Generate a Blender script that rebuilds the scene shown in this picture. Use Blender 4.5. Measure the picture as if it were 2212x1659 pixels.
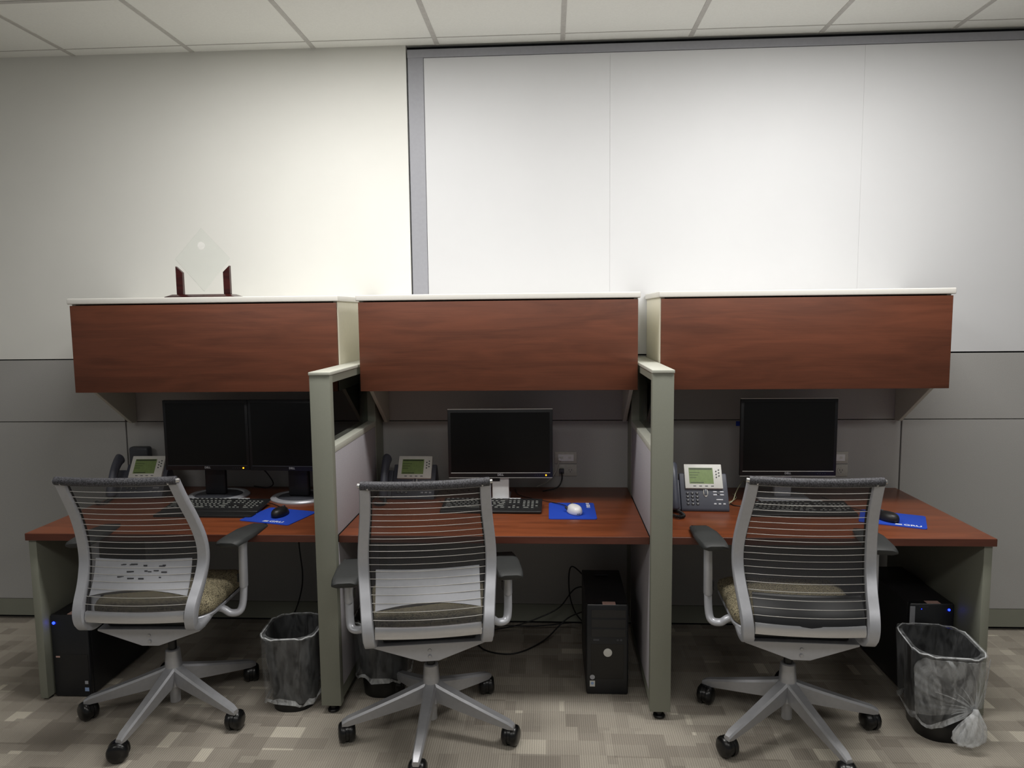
import bpy, bmesh, math, random
from mathutils import Vector, Matrix
random.seed(7)
for o in list(bpy.data.objects): bpy.data.objects.remove(o, do_unlink=True)
SC = bpy.context.scene
COL = SC.collection
R = math.radians
PI = math.pi

# ------------------------------------------------------------------ camera
CAM = (0.12006, -3.59161, 1.61963)
rr = Vector((0.99854771, 0.05276328, -0.01088587))
uu = Vector((0.00568195, 0.09779193, 0.99519066))
ff = Vector((-0.05357408, 0.99380721, -0.09735011))
cam = bpy.data.cameras.new('camera'); camo = bpy.data.objects.new('camera', cam); COL.objects.link(camo)
cam.sensor_width = 36; cam.sensor_fit = 'HORIZONTAL'; cam.lens = 1540.53 / 2212 * 36
M = Matrix((rr, uu, -ff)).transposed().to_4x4(); M.translation = CAM
camo.matrix_world = M
cam.clip_start = .05
SC.camera = camo

# ------------------------------------------------------------------ light
w = bpy.data.worlds.new('office_air'); SC.world = w; w.use_nodes = True
bg = w.node_tree.nodes['Background']
bg.inputs[0].default_value = (.93, .97, 1, 1); bg.inputs[1].default_value = .115
HC = 2.93          # ceiling height

def area(name, x, y, z, sx, sy, power, col=(1, .98, .95), rot=(0, 0, 0), spread=180):
    l = bpy.data.lights.new(name, 'AREA'); l.shape = 'RECTANGLE'; l.size = sx; l.size_y = sy
    l.energy = power; l.color = col; l.spread = R(spread)
    o = bpy.data.objects.new(name, l); COL.objects.link(o); o.location = (x, y, z); o.rotation_euler = rot
    return o
area('ceiling_lamp', -.75, -1.12, HC - .01, 1.2, .32, 30)
area('ceiling_lamp', 1.3, -1.12, HC - .01, 1.2, .32, 33)
for X in (-2.2, .2, 2.6):
    area('ceiling_lamp', X, -3.7, HC - .01, 1.2, .5, 17)
SC.view_settings.view_transform = 'Standard'
SC.view_settings.look = 'None'
SC.view_settings.gamma = 1
SC.view_settings.use_curve_mapping = False
SC.view_settings.exposure = 0.18

# ------------------------------------------------------------------ materials
def s2l(c): return tuple(((v / 255) / 12.92 if v / 255 <= .04045 else ((v / 255 + .055) / 1.055) ** 2.4) for v in c)
def newmat(name):
    m = bpy.data.materials.new(name); m.use_nodes = True
    return m, m.node_tree, m.node_tree.nodes['Principled BSDF']
def ramp(nt, fac, stops):
    r = nt.nodes.new('ShaderNodeValToRGB'); e = r.color_ramp.elements
    e[0].position, e[0].color = stops[0][0], (*stops[0][1], 1)
    e[1].position, e[1].color = stops[-1][0], (*stops[-1][1], 1)
    for p, c in stops[1:-1]:
        n = e.new(p); n.color = (*c, 1)
    nt.links.new(fac, r.inputs[0]); return r.outputs[0]
def coords(nt, scale=(1, 1, 1), kind='Object', loc=(0, 0, 0), rot=(0, 0, 0)):
    t = nt.nodes.new('ShaderNodeTexCoord'); mp = nt.nodes.new('ShaderNodeMapping')
    mp.inputs['Scale'].default_value = scale; mp.inputs['Location'].default_value = loc; mp.inputs['Rotation'].default_value = rot
    nt.links.new(t.outputs[kind], mp.inputs[0]); return mp.outputs[0]
def noise(nt, vec, scale, detail=4, rough=.5, dist=0):
    n = nt.nodes.new('ShaderNodeTexNoise'); n.inputs['Scale'].default_value = scale
    n.inputs['Detail'].default_value = detail; n.inputs['Roughness'].default_value = rough
    n.inputs['Distortion'].default_value = dist
    nt.links.new(vec, n.inputs['Vector']); return n.outputs[0]
def bump(nt, bs, h, strength, dist=.001):
    b = nt.nodes.new('ShaderNodeBump'); b.inputs['Strength'].default_value = strength; b.inputs['Distance'].default_value = dist
    nt.links.new(h, b.inputs['Height']); nt.links.new(b.outputs[0], bs.inputs['Normal'])
def mixc(nt, fac, a, b, mode='MIX'):
    m = nt.nodes.new('ShaderNodeMix'); m.data_type = 'RGBA'; m.blend_type = mode
    for sock, v in ((m.inputs[0], fac), (m.inputs[6], a), (m.inputs[7], b)):
        if hasattr(v, 'is_linked') or hasattr(v, 'links'): nt.links.new(v, sock)
        elif isinstance(v, (int, float)): sock.default_value = v
        else: sock.default_value = (*v, 1)
    return m.outputs[2]
def math_(nt, op, a, b=None):
    m = nt.nodes.new('ShaderNodeMath'); m.operation = op
    for s, v in ((m.inputs[0], a), (m.inputs[1], b)):
        if v is None: continue
        if isinstance(v, (int, float)): s.default_value = v
        else: nt.links.new(v, s)
    return m.outputs[0]

def plain(name, c, rough=.5, metal=0, var=.06, scale=60, bmp=0, spec=.5):
    m, nt, bs = newmat(name); v = coords(nt)
    n = noise(nt, v, scale)
    c = s2l(c)
    nt.links.new(ramp(nt, n, [(.3, tuple(x * (1 - var) for x in c)), (.7, tuple(min(1, x * (1 + var)) for x in c))]), bs.inputs['Base Color'])
    bs.inputs['Roughness'].default_value = rough; bs.inputs['Metallic'].default_value = metal
    bs.inputs['Specular IOR Level'].default_value = spec
    if bmp: bump(nt, bs, n, bmp)
    return m
def wood(name, dark, light, rough=.38, sc=1.0, seed=0):
    m, nt, bs = newmat(name)
    v = coords(nt, (1.1 * sc, 9 * sc, 9 * sc), loc=(seed, seed * .7, seed * .3))
    n1 = noise(nt, v, 1.6, 5, .55, 1.3)
    v2 = coords(nt, (2 * sc, 90 * sc, 90 * sc), loc=(seed, 0, 0))
    n2 = noise(nt, v2, 3.0, 4, .6)
    f = math_(nt, 'ADD', math_(nt, 'MULTIPLY', n1, .72), math_(nt, 'MULTIPLY', n2, .28))
    d, l = s2l(dark), s2l(light); mid = tuple((a + b) / 2 for a, b in zip(d, l))
    nt.links.new(ramp(nt, f, [(.34, d), (.5, mid), (.66, l)]), bs.inputs['Base Color'])
    bs.inputs['Roughness'].default_value = rough
    bump(nt, bs, n2, .05)
    return m
def emit(name, c, s):
    m, nt, bs = newmat(name)
    bs.inputs['Base Color'].default_value = (*s2l(c), 1); bs.inputs['Emission Color'].default_value = (*s2l(c), 1)
    bs.inputs['Emission Strength'].default_value = s; return m

MT = {}
MT['wall_cream'] = plain('painted_wall_cream', (232, 232, 227), .75, var=.015, scale=3)
MT['wall_white'] = plain('painted_wall_white', (213, 214, 216), .6, var=.012, scale=3)
MT['alu'] = plain('grey_painted_metal', (156, 157, 164), .5, var=.03)
MT['alu_dark'] = plain('dark_seam', (28, 29, 33), .8)
MT['ceil'] = plain('ceiling_tile_white', (242, 243, 239), .95, var=.02, scale=120, bmp=.1)
MT['grid'] = plain('ceiling_grid_grey', (196, 194, 190), .6)
MT['paint'] = plain('post_paint_grey_green', (130, 132, 120), .5, var=.02, scale=200)
MT['cap'] = plain('cap_paint_pale_grey', (188, 189, 178), .42, var=.02)
MT['cream'] = plain('cabinet_shell_cream', (226, 222, 205), .5, var=.015)
MT['door_a'] = wood('cherry_door_left', (85, 46, 30), (111, 62, 42), .45, seed=3)
MT['door_b'] = wood('cherry_door_middle', (85, 46, 30), (111, 62, 42), .45, seed=11)
MT['door_c'] = wood('cherry_door_right', (85, 46, 30), (111, 62, 42), .45, seed=23)
MT['desk'] = wood('cherry_worktop', (98, 51, 29), (131, 70, 41), .3, 1.3, seed=5)
MT['edge'] = wood('cherry_worktop_edge', (78, 40, 29), (94, 50, 37), .4, 1.3, seed=8)
MT['award_wood'] = wood('dark_rosewood', (40, 14, 15), (66, 25, 22), .25, 3, seed=2)
MT['silver'] = plain('silver_plastic', (178, 180, 186), .36, .3, .03)
MT['silver_base'] = plain('cast_silver_metal', (176, 177, 181), .36, .5, .04, bmp=.05)
MT['polished'] = plain('polished_aluminium', (215, 215, 215), .22, .9, .02)
MT['bar_metal'] = plain('satin_cross_bar', (204, 205, 208), .25, .7, .02)
MT['wire'] = plain('pale_wire', (204, 202, 198), .35, .3, .03)
MT['black'] = plain('black_plastic', (24, 24, 25), .45, var=.1)
MT['trim'] = plain('pale_monitor_trim', (205, 204, 200), .4)
MT['topw'] = plain('cabinet_top_white', (228, 226, 220), .45, var=.01)
MT['pad'] = plain('arm_pad_rubber', (44, 46, 46), .62, var=.1, bmp=.1)
MT['rub'] = plain('caster_black', (14, 14, 15), .28)
MT['dkgrey'] = plain('charcoal_plastic', (64, 66, 72), .45, var=.05)
MT['phone'] = plain('phone_body_slate', (72, 75, 86), .42, var=.05)
MT['bezelw'] = plain('phone_bezel_white', (214, 214, 208), .45, var=.02)
MT['lcd'] = plain('green_display', (118, 140, 84), .3, var=.08, scale=90)
MT['lcdtxt'] = plain('display_text_dark', (52, 66, 40), .5)
MT['scr'] = plain('black_screen', (9, 9, 10), .28, var=.02, spec=.35)
MT['bez'] = plain('monitor_bezel_black', (22, 23, 27), .42)
MT['lum'] = plain('lumbar_grey_plastic', (172, 174, 180), .38, .1, .03)
MT['blue'] = plain('blue_mouse_pad_cloth', (14, 62, 176), .85, var=.1, scale=500)
MT['white'] = plain('white_plastic', (232, 232, 232), .3, var=.02)
MT['whitemark'] = plain('white_print', (225, 228, 235), .7)
MT['outlet'] = plain('outlet_beige', (186, 184, 176), .5)
MT['pcblk'] = plain('computer_case_black', (26, 27, 30), .36, var=.08)
MT['pcside'] = plain('computer_side_steel', (34, 34, 36), .45)
MT['key'] = plain('key_black', (34, 35, 36), .5)
MT['keyw'] = plain('key_legend', (176, 178, 172), .6)
MT['tape'] = plain('blue_tape', (20, 60, 170), .7)
MT['cord'] = plain('beige_cord', (168, 168, 140), .5)
MT['amber'] = emit('amber_led', (255, 150, 20), 5)
MT['bled'] = emit('blue_led', (20, 40, 255), 9)
MT['stk'] = plain('sticker_pale_blue', (150, 175, 215), .4)
MT['label'] = plain('pinkish_paper_label', (206, 170, 160), .6)

def fabric(name, c):
    m, nt, bs = newmat(name)
    v = coords(nt, (1, 1, 1))
    n = noise(nt, v, 420, 2, .7); n2 = noise(nt, v, 1.2, 2)
    c = s2l(c)
    a = ramp(nt, n, [(.3, tuple(x * .86 for x in c)), (.7, tuple(x * 1.12 for x in c))])
    nt.links.new(mixc(nt, math_(nt, 'MULTIPLY', n2, .12), a, tuple(x * .9 for x in c)), bs.inputs['Base Color'])
    bs.inputs['Roughness'].default_value = .95; bs.inputs['Specular IOR Level'].default_value = .15
    bump(nt, bs, n, .25)
    return m
MT['fab'] = fabric('grey_panel_fabric', (172, 171, 169))
MT['fab2'] = fabric('grey_divider_fabric', (166, 163, 168))

def carpet():
    m, nt, bs = newmat('patchwork_carpet')
    base = coords(nt, (1, 1, 1), 'Object')
    def brick(w_, h_, off, freq, loc, rot=0):
        v = coords(nt, (1, 1, 1), 'Object', loc=loc, rot=(0, 0, rot))
        b = nt.nodes.new('ShaderNodeTexBrick'); nt.links.new(v, b.inputs['Vector'])
        b.offset = off; b.offset_frequency = freq; b.squash = 1.6; b.squash_frequency = 3
        b.inputs['Color1'].default_value = (0, 0, 0, 1); b.inputs['Color2'].default_value = (1, 1, 1, 1)
        b.inputs['Mortar'].default_value = (.5, .5, .5, 1); b.inputs['Mortar Size'].default_value = 0
        b.inputs['Scale'].default_value = 1; b.inputs['Brick Width'].default_value = w_; b.inputs['Row Height'].default_value = h_
        return b.outputs[0]
    b1 = brick(.125, .09, .37, 2, (.03, .02, 0))
    b2 = brick(.075, .15, .61, 3, (.3, .21, 0))
    b3 = brick(.19, .07, .43, 2, (.13, .47, 0))
    sel = brick(.34, .21, .5, 2, (.7, .1, 0))
    g = lambda s: math_(nt, 'GREATER_THAN', s, .5)
    mixv = nt.nodes.new('ShaderNodeMix'); nt.links.new(g(sel), mixv.inputs[0]); nt.links.new(b1, mixv.inputs[2]); nt.links.new(b3, mixv.inputs[3])
    f = math_(nt, 'ADD', math_(nt, 'MULTIPLY', mixv.outputs[0], .6), math_(nt, 'MULTIPLY', b2, .4))
    A, B, C_, D = s2l((138, 131, 121)), s2l((156, 149, 138)), s2l((168, 161, 149)), s2l((204, 197, 182))
    col = ramp(nt, f, [(.12, A), (.4, B), (.66, C_), (.84, C_), (.9, D)])
    # loop pile ribs
    wv = nt.nodes.new('ShaderNodeTexWave'); wv.wave_type = 'BANDS'; wv.bands_direction = 'X'
    wv.inputs['Scale'].default_value = 36; wv.inputs['Distortion'].default_value = .6
    nt.links.new(base, wv.inputs['Vector'])
    n = noise(nt, base, 260, 3, .7)
    h = math_(nt, 'ADD', math_(nt, 'MULTIPLY', wv.outputs['Fac'], .45), math_(nt, 'MULTIPLY', n, .8))
    sh = ramp(nt, h, [(.25, (.74, .74, .74)), (.85, (1.12, 1.12, 1.12))])
    nt.links.new(mixc(nt, 1.0, col, sh, 'MULTIPLY'), bs.inputs['Base Color'])
    bs.inputs['Roughness'].default_value = 1; bs.inputs['Specular IOR Level'].default_value = .05
    bump(nt, bs, h, .5, .003)
    return m
MT['carpet'] = carpet()

def tweed():
    m, nt, bs = newmat('seat_tweed')
    v = coords(nt, (1, 1, 1))
    vo = nt.nodes.new('ShaderNodeTexVoronoi'); vo.inputs['Scale'].default_value = 210; nt.links.new(v, vo.inputs['Vector'])
    nt.links.new(ramp(nt, vo.outputs['Distance'], [(.1, s2l((168, 160, 132))), (.45, s2l((128, 119, 94))), (.8, s2l((72, 67, 54)))]), bs.inputs['Base Color'])
    bs.inputs['Roughness'].default_value = .9
    return m
MT['tweed'] = tweed()

def mesh_fabric(name, c, cover, size, solid):
    """knitted mesh: opaque threads round small open holes"""
    m, nt, bs = newmat(name)
    v = coords(nt, (1, 1, 1), 'UV')
    sep = nt.nodes.new('ShaderNodeSeparateXYZ'); nt.links.new(v, sep.inputs[0])
    k = 2 * PI / size
    a = math_(nt, 'SINE', math_(nt, 'MULTIPLY', sep.outputs[0], k)); b = math_(nt, 'SINE', math_(nt, 'MULTIPLY', sep.outputs[1], k))
    hole = math_(nt, 'GREATER_THAN', math_(nt, 'MULTIPLY', a, b), cover)
    alpha = math_(nt, 'SUBTRACT', 1, math_(nt, 'MULTIPLY', hole, 1 - solid))
    nt.links.new(alpha, bs.inputs['Alpha'])
    n = noise(nt, v, 900)
    cl = s2l(c)
    nt.links.new(ramp(nt, n, [(.3, tuple(x * .85 for x in cl)), (.7, tuple(x * 1.15 for x in cl))]), bs.inputs['Base Color'])
    bs.inputs['Roughness'].default_value = .7
    return m
MT['mesh'] = mesh_fabric('charcoal_back_mesh', (50, 50, 53), .02, .0042, .2)
def roll():
    m, nt, bs = newmat('charcoal_mesh_roll')
    v = coords(nt, (1, 1, 1))
    vo = nt.nodes.new('ShaderNodeTexVoronoi'); vo.inputs['Scale'].default_value = 230; nt.links.new(v, vo.inputs['Vector'])
    nt.links.new(ramp(nt, vo.outputs['Distance'], [(.1, s2l((92, 92, 98))), (.7, s2l((44, 44, 48)))]), bs.inputs['Base Color'])
    bs.inputs['Roughness'].default_value = .6
    return m
MT['roll'] = roll()

def film(name, alpha, c=(225, 228, 230)):
    m, nt, bs = newmat(name)
    v = coords(nt, (1, 1, .35))
    n = noise(nt, v, 26, 4, .6, 1.2)
    al = ramp(nt, n, [(.35, (alpha * .5,) * 3), (.62, (min(1, alpha * 1.9),) * 3)])
    nt.links.new(al, bs.inputs['Alpha'])
    bs.inputs['Base Color'].default_value = (*s2l(c), 1); bs.inputs['Roughness'].default_value = .42
    bump(nt, bs, n, .12, .006)
    return m
MT['film'] = film('clear_bin_liner', .075)
MT['film3'] = film('gathered_bin_liner', .17)
MT['film2'] = film('bunched_bin_liner', .36)
def glass(name, ior=1.45, tint=(1, 1, 1), thin=True):
    m, nt, bs = newmat(name)
    out = [n for n in nt.nodes if n.type == 'OUTPUT_MATERIAL'][0]
    tr = nt.nodes.new('ShaderNodeBsdfTransparent'); tr.inputs[0].default_value = (*tint, 1)
    gl = nt.nodes.new('ShaderNodeBsdfGlossy'); gl.inputs['Roughness'].default_value = .02
    fr = nt.nodes.new('ShaderNodeFresnel'); fr.inputs[0].default_value = ior
    mx = nt.nodes.new('ShaderNodeMixShader')
    nt.links.new(fr.outputs[0], mx.inputs[0]); nt.links.new(tr.outputs[0], mx.inputs[1]); nt.links.new(gl.outputs[0], mx.inputs[2])
    nt.links.new(mx.outputs[0], out.inputs[0]); return m
MT['pane'] = glass('divider_glass', 1.4, (.86, .92, .87))
MT['crystal'] = glass('award_glass', 1.08, (.975, .985, .98))
MT['etch'] = plain('etched_glass_disc', (226, 226, 222), .6)

# ------------------------------------------------------------------ mesh helpers
class MB:
    def __init__(s): s.v = []; s.f = []; s.uv = None
    def add(s, vs, fs):
        n = len(s.v); s.v += [tuple(p) for p in vs]; s.f += [tuple(i + n for i in f) for f in fs]; return s
    def box(s, x0, x1, y0, y1, z0, z1, bev=0, seg=2, mat=None):
        bm = bmesh.new(); bmesh.ops.create_cube(bm, size=1)
        for v in bm.verts:
            v.co = Vector(((x0 + x1) / 2 + v.co.x * (x1 - x0), (y0 + y1) / 2 + v.co.y * (y1 - y0), (z0 + z1) / 2 + v.co.z * (z1 - z0)))
        if bev: bmesh.ops.bevel(bm, geom=list(bm.edges), offset=bev, segments=seg, affect='EDGES', profile=.5)
        if mat: bm.transform(mat)
        return s.bm(bm)
    def bm(s, bm):
        bm.verts.index_update()
        s.add([v.co[:] for v in bm.verts], [[v.index for v in f.verts] for f in bm.faces]); bm.free(); return s
    def loft(s, rings, cap0=True, cap1=True, closed=True):
        n = len(rings[0]); vs = [p for r in rings for p in r]; fs = []
        for i in range(len(rings) - 1):
            for j in range(n if closed else n - 1):
                k = (j + 1) % n
                fs.append((i * n + j, i * n + k, (i + 1) * n + k, (i + 1) * n + j))
        if cap0: fs.append(tuple(range(n - 1, -1, -1)))
        if cap1: fs.append(tuple((len(rings) - 1) * n + j for j in range(n)))
        return s.add(vs, fs)
    def tube(s, path, r, seg=12, cap=True, flat=1.0):
        P = [Vector(p) for p in path]; rings = []
        rad = r if isinstance(r, (list, tuple)) else [r] * len(P)
        up = None
        for i, p in enumerate(P):
            d = (P[min(i + 1, len(P) - 1)] - P[max(i - 1, 0)])
            if d.length < 1e-9: d = Vector((0, 0, 1))
            d.normalize()
            if up is None:
                up = Vector((0, 0, 1)) if abs(d.z) < .9 else Vector((1, 0, 0))
            a = d.cross(up)
            if a.length < 1e-6: a = d.cross(Vector((1, 0, 0)))
            a.normalize(); b = a.cross(d).normalized(); up = b
            rings.append([tuple(p + a * math.cos(t) * rad[i] + b * math.sin(t) * rad[i] * flat) for t in [2 * PI * k / seg for k in range(seg)]])
        return s.loft(rings, cap, cap)
    def cyl(s, c, r, h, seg=24, axis='Z', r2=None, bev=0):
        c = Vector(c); d = {'X': Vector((1, 0, 0)), 'Y': Vector((0, 1, 0)), 'Z': Vector((0, 0, 1))}[axis]
        r2 = r if r2 is None else r2
        if bev:
            return s.tube([c, c + d * 1e-5, c + d * bev, c + d * (h - bev), c + d * (h - 1e-5), c + d * h], [max(r - bev, 1e-4), r - bev * .9, r, r2, r2 - bev * .9, max(r2 - bev, 1e-4)], seg)
        return s.tube([c, c + d * h], [r, r2], seg)
    def prism(s, poly, a0, a1, axis='X'):
        def P(p, a):
            return (a, p[0], p[1]) if axis == 'X' else ((p[0], a, p[1]) if axis == 'Y' else (p[0], p[1], a))
        n = len(poly)
        vs = [P(p, a0) for p in poly] + [P(p, a1) for p in poly]
        fs = [tuple(range(n)), tuple(range(2 * n - 1, n - 1, -1))] + [(i, i + n, (i + 1) % n + n, (i + 1) % n) for i in range(n)]
        return s.add(vs, fs)
    def build(s, name, mat, parent=None, smooth=None, bevel=0, seg=2):
        me = bpy.data.meshes.new(name); me.from_pydata(s.v, [], s.f)
        bm = bmesh.new(); bm.from_mesh(me)
        bmesh.ops.recalc_face_normals(bm, faces=bm.faces)
        if bevel:
            es = [e for e in bm.edges if len(e.link_faces) == 2 and e.calc_face_angle(0) > .6]
            bmesh.ops.bevel(bm, geom=es, offset=bevel, segments=seg, affect='EDGES', profile=.5)
        bm.to_mesh(me); bm.free()
        me.materials.append(MT[mat] if isinstance(mat, str) else mat)
        if smooth:
            for p in me.polygons: p.use_smooth = True
            try: me.set_sharp_from_angle(angle=R(smooth))
            except Exception: pass
        o = bpy.data.objects.new(name, me); COL.objects.link(o)
        if parent: o.parent = parent
        return o
def tag(o, label=None, cat=None, group=None, kind=None):
    if label: o['label'] = label
    if cat: o['category'] = cat
    if group: o['group'] = group
    if kind: o['kind'] = kind
    return o
def thing(name, label, cat, loc=(0, 0, 0), rz=0, group=None):
    o = bpy.data.objects.new(name, None); COL.objects.link(o); o.empty_display_size = .1
    o.location = loc; o.rotation_euler = (0, 0, rz); return tag(o, label, cat, group)
def kids(o): return [c for c in bpy.data.objects if c.parent == o]
def dup(o, parent=None, table=None):
    if table is None:
        table = {}
        for c in bpy.data.objects:
            if c.parent: table.setdefault(c.parent.name, []).append(c)
    c = o.copy(); COL.objects.link(c); c.parent = parent
    for ch in table.get(o.name, []): dup(ch, c, table)
    return c
def rrect(cx, cy, w_, d_, r, z, n=6, rot=0):
    pts = []
    for sx, sy, a0 in ((1, 1, 0), (-1, 1, 90), (-1, -1, 180), (1, -1, 270)):
        for k in range(n + 1):
            a = R(a0 + 90 * k / n)
            x = sx * (w_ / 2 - r) + r * math.cos(a); y = sy * (d_ / 2 - r) + r * math.sin(a)
            pts.append((cx + x * math.cos(rot) - y * math.sin(rot), cy + x * math.sin(rot) + y * math.cos(rot), z))
    return pts
def smooth_path(pts, n=6):
    """Catmull-Rom through points"""
    P = [Vector(p) for p in pts]; P = [P[0] * 2 - P[1]] + P + [P[-1] * 2 - P[-2]]; out = []
    for i in range(1, len(P) - 2):
        for k in range(n):
            t = k / n; a, b, c, d = P[i - 1:i + 3]
            out.append(.5 * ((2 * b) + (c - a) * t + (2 * a - 5 * b + 4 * c - d) * t * t + (3 * b - a - 3 * c + d) * t ** 3))
    out.append(P[-2]); return out
def text_mesh(name, s, size, mat, parent, Mx, bold=0):
    cu = bpy.data.curves.new(name, 'FONT'); cu.body = s; cu.size = size; cu.extrude = .0002; cu.align_x = 'CENTER'; cu.align_y = 'CENTER'; cu.offset = bold
    t = bpy.data.objects.new(name + '_tmp', cu); COL.objects.link(t)
    dg = bpy.context.evaluated_depsgraph_get(); dg.update()
    me = bpy.data.meshes.new_from_object(t.evaluated_get(dg)); bpy.data.objects.remove(t, do_unlink=True)
    me.transform(Mx); me.materials.clear(); me.materials.append(MT[mat]); me.name = name
    o = bpy.data.objects.new(name, me); COL.objects.link(o); o.parent = parent; return o

# ------------------------------------------------------------------ room shell
XW0, XW1 = -6.4, 6.4
DX = (-0.78, 0.55)         # divider centres
DH = .041                  # half thickness
o = MB().box(XW0, XW1, -6.5, .12, -.05, 0).build('floor', 'carpet'); tag(o, 'patchwork beige and grey carpet', kind='structure')
ce = MB().box(XW0, XW1, -6.5, .12, HC, HC + .05).build('ceiling', 'ceil'); tag(ce, kind='structure')
# T-grid slightly proud of the tiles
gx = -2.2496
g = MB()
for i in range(-6, 14):
    X = gx + .6096 * i
    g.box(X - .011, X + .011, -6.5, -.0, HC - .003, HC + .001)
for k in range(1, 11): g.box(XW0, XW1, -.6096 * k - .011, -.6096 * k + .011, HC - .0025, HC + .001)
g.box(XW0, XW1, -.092, -.086, HC - .0015, HC + .001)
g.build('ceiling_grid', 'grid', ce)
wb = MB().box(XW0, XW1, .03, .12, 0, HC).build('wall_back', 'alu_dark'); tag(wb, kind='structure')
ZT, ZS, ZK = 1.409, 1.081, .113
MB().box(XW0, -.575, -.004, .03, ZT + .004, HC).build('painted_panel', 'wall_cream', wb)
MB().box(-.568, -.49, -.002, .03, ZT + .004, HC - .028, .003).build('metal_column', 'alu', wb)
MB().box(-.568, XW1, -.004, .03, HC - .060, HC - .022).build('header_rail', 'alu', wb)
MB().box(-.488, XW1, .0015, .03, ZT + .006, HC - .062).build('panel_backing', 'wall_white', wb)
for a, b in ((-.488, .4165), (.4175, 1.6155), (1.6165, 2.81), (2.812, XW1)):
    MB().box(a, b, 0, .0015, ZT + .006, HC - .062).build('white_panel', 'wall_white', wb)
edges = [XW0, -4.6, -3.3, -2.105, DX[0], DX[1], 1.856, 3.05, 4.4, XW1]
for a, b in zip(edges[:-1], edges[1:]):
    MB().box(a + .0035, b - .0035, 0, .03, ZS + .002, ZT - .002, .0015, 1).build('fabric_tile', 'fab', wb)
    MB().box(a + .0035, b - .0035, 0, .03, ZK + .002, ZS - .002, .0015, 1).build('fabric_tile', 'fab', wb)
MB().box(XW0, XW1, .001, .03, .02, ZK, .001, 1).build('kick_plate', 'paint', wb)

# ------------------------------------------------------------------ desk dividers
def divider(cx, label):
    t = thing('cubicle_divider', label, 'divider', (cx, 0, 0), 0)
    YF = -.864; ZC = 1.403
    MB().box(-DH, DH, YF, YF + .040, .035, ZC - .014, .0025).build('front_post', 'paint', t, 40)
    MB().box(-DH, DH, -.16, -.008, .10, ZC - .014, .0015).build('back_post', 'paint', t)
    MB().box(-DH - .002, DH + .002, YF - .003, -.008, ZC - .013, ZC, .002).build('top_cap', 'cap', t, 40)
    MB().box(-DH + .003, DH - .003, YF + .041, -.161, ZC - .045, ZC - .014, .001).build('top_rail', 'paint', t)
    MB().box(-DH, DH, YF + .041, -.161, 1.078, 1.104, .002).build('sill_rail', 'cap', t, 40)
    MB().box(-.003, .003, YF + .041, -.161, 1.105, ZC - .046).build('glass_pane', 'pane', t)
    for s in (-1, 1):
        a, b = sorted((s * .004, s * (DH - .001)))
        MB().box(a, b, YF + .0415, -.161, .7385, 1.077, .003).build('fabric_tile', 'fab2', t, 40)
        MB().box(a, b, YF + .0415, -.161, .10, .705, .003).build('lower_tile', 'fab2', t, 40)
    MB().box(-DH + .004, DH - .004, YF + .0415, -.161, .7055, .738).build('inner_rail', 'alu_dark', t)
    MB().box(-DH + .004, DH - .004, YF + .0415, -.161, .045, .099).build('base_rail', 'paint', t)
    MB().cyl((0, YF + .03, 0), .024, .012, 20, bev=.003).cyl((0, YF + .03, .012), .012, .024).build('levelling_foot', 'rub', t, 40)
    return t
divider(DX[0], 'grey painted cubicle divider between the two-monitor desk and the middle desk')
divider(DX[1], 'grey painted cubicle divider between the middle desk and the desk with square monitor')

# ------------------------------------------------------------------ desks
DZ = .737; DY = -.821
def desk(x0, x1, label, side):
    t = thing('desk', label, 'desk', ((x0 + x1) / 2, 0, 0))
    h = (x1 - x0) / 2
    MB().box(-h, h, DY + .003, -.006, DZ - .03, DZ, .0015).build('worktop', 'desk', t, 40)
    MB().box(-h, h, DY, DY + .003, DZ - .03, DZ - .0007, .0008, 1).build('edge_band', 'edge', t)
    if side:
        xo = side * h
        a, b = (xo + .003, xo + .036) if side < 0 else (xo - .039, xo - .007)
        MB().box(a, b, -.806, -.03, .012, DZ - .031, .0015).build('end_panel', 'paint', t, 40)
        MB().cyl(((a + b) / 2, -.77, 0), .012, .012).build('levelling_foot', 'rub', t, 40)
    for s in (-1, 1):
        if s == side: continue
        xi = s * h
        a, b = sorted((xi, xi - s * .006))
        MB().prism([(-.74, DZ - .031), (-.30, DZ - .031), (-.30, DZ - .10), (-.42, DZ - .10), (-.74, DZ - .045)], a, b).box(a if s < 0 else b - .04, a + .04 if s < 0 else b, -.74, -.30, DZ - .036, DZ - .031).build('support_bracket', 'black', t)
    return t
desk(-2.06, DX[0] - DH - .001, 'cherry desk under the two side-by-side monitors', -1)
desk(DX[0] + DH + .001, DX[1] - DH - .001, 'cherry desk between the two cubicle dividers', 0)
desk(DX[1] + DH + .001, 1.838, 'cherry desk carrying the almost square monitor', 1)

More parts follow.
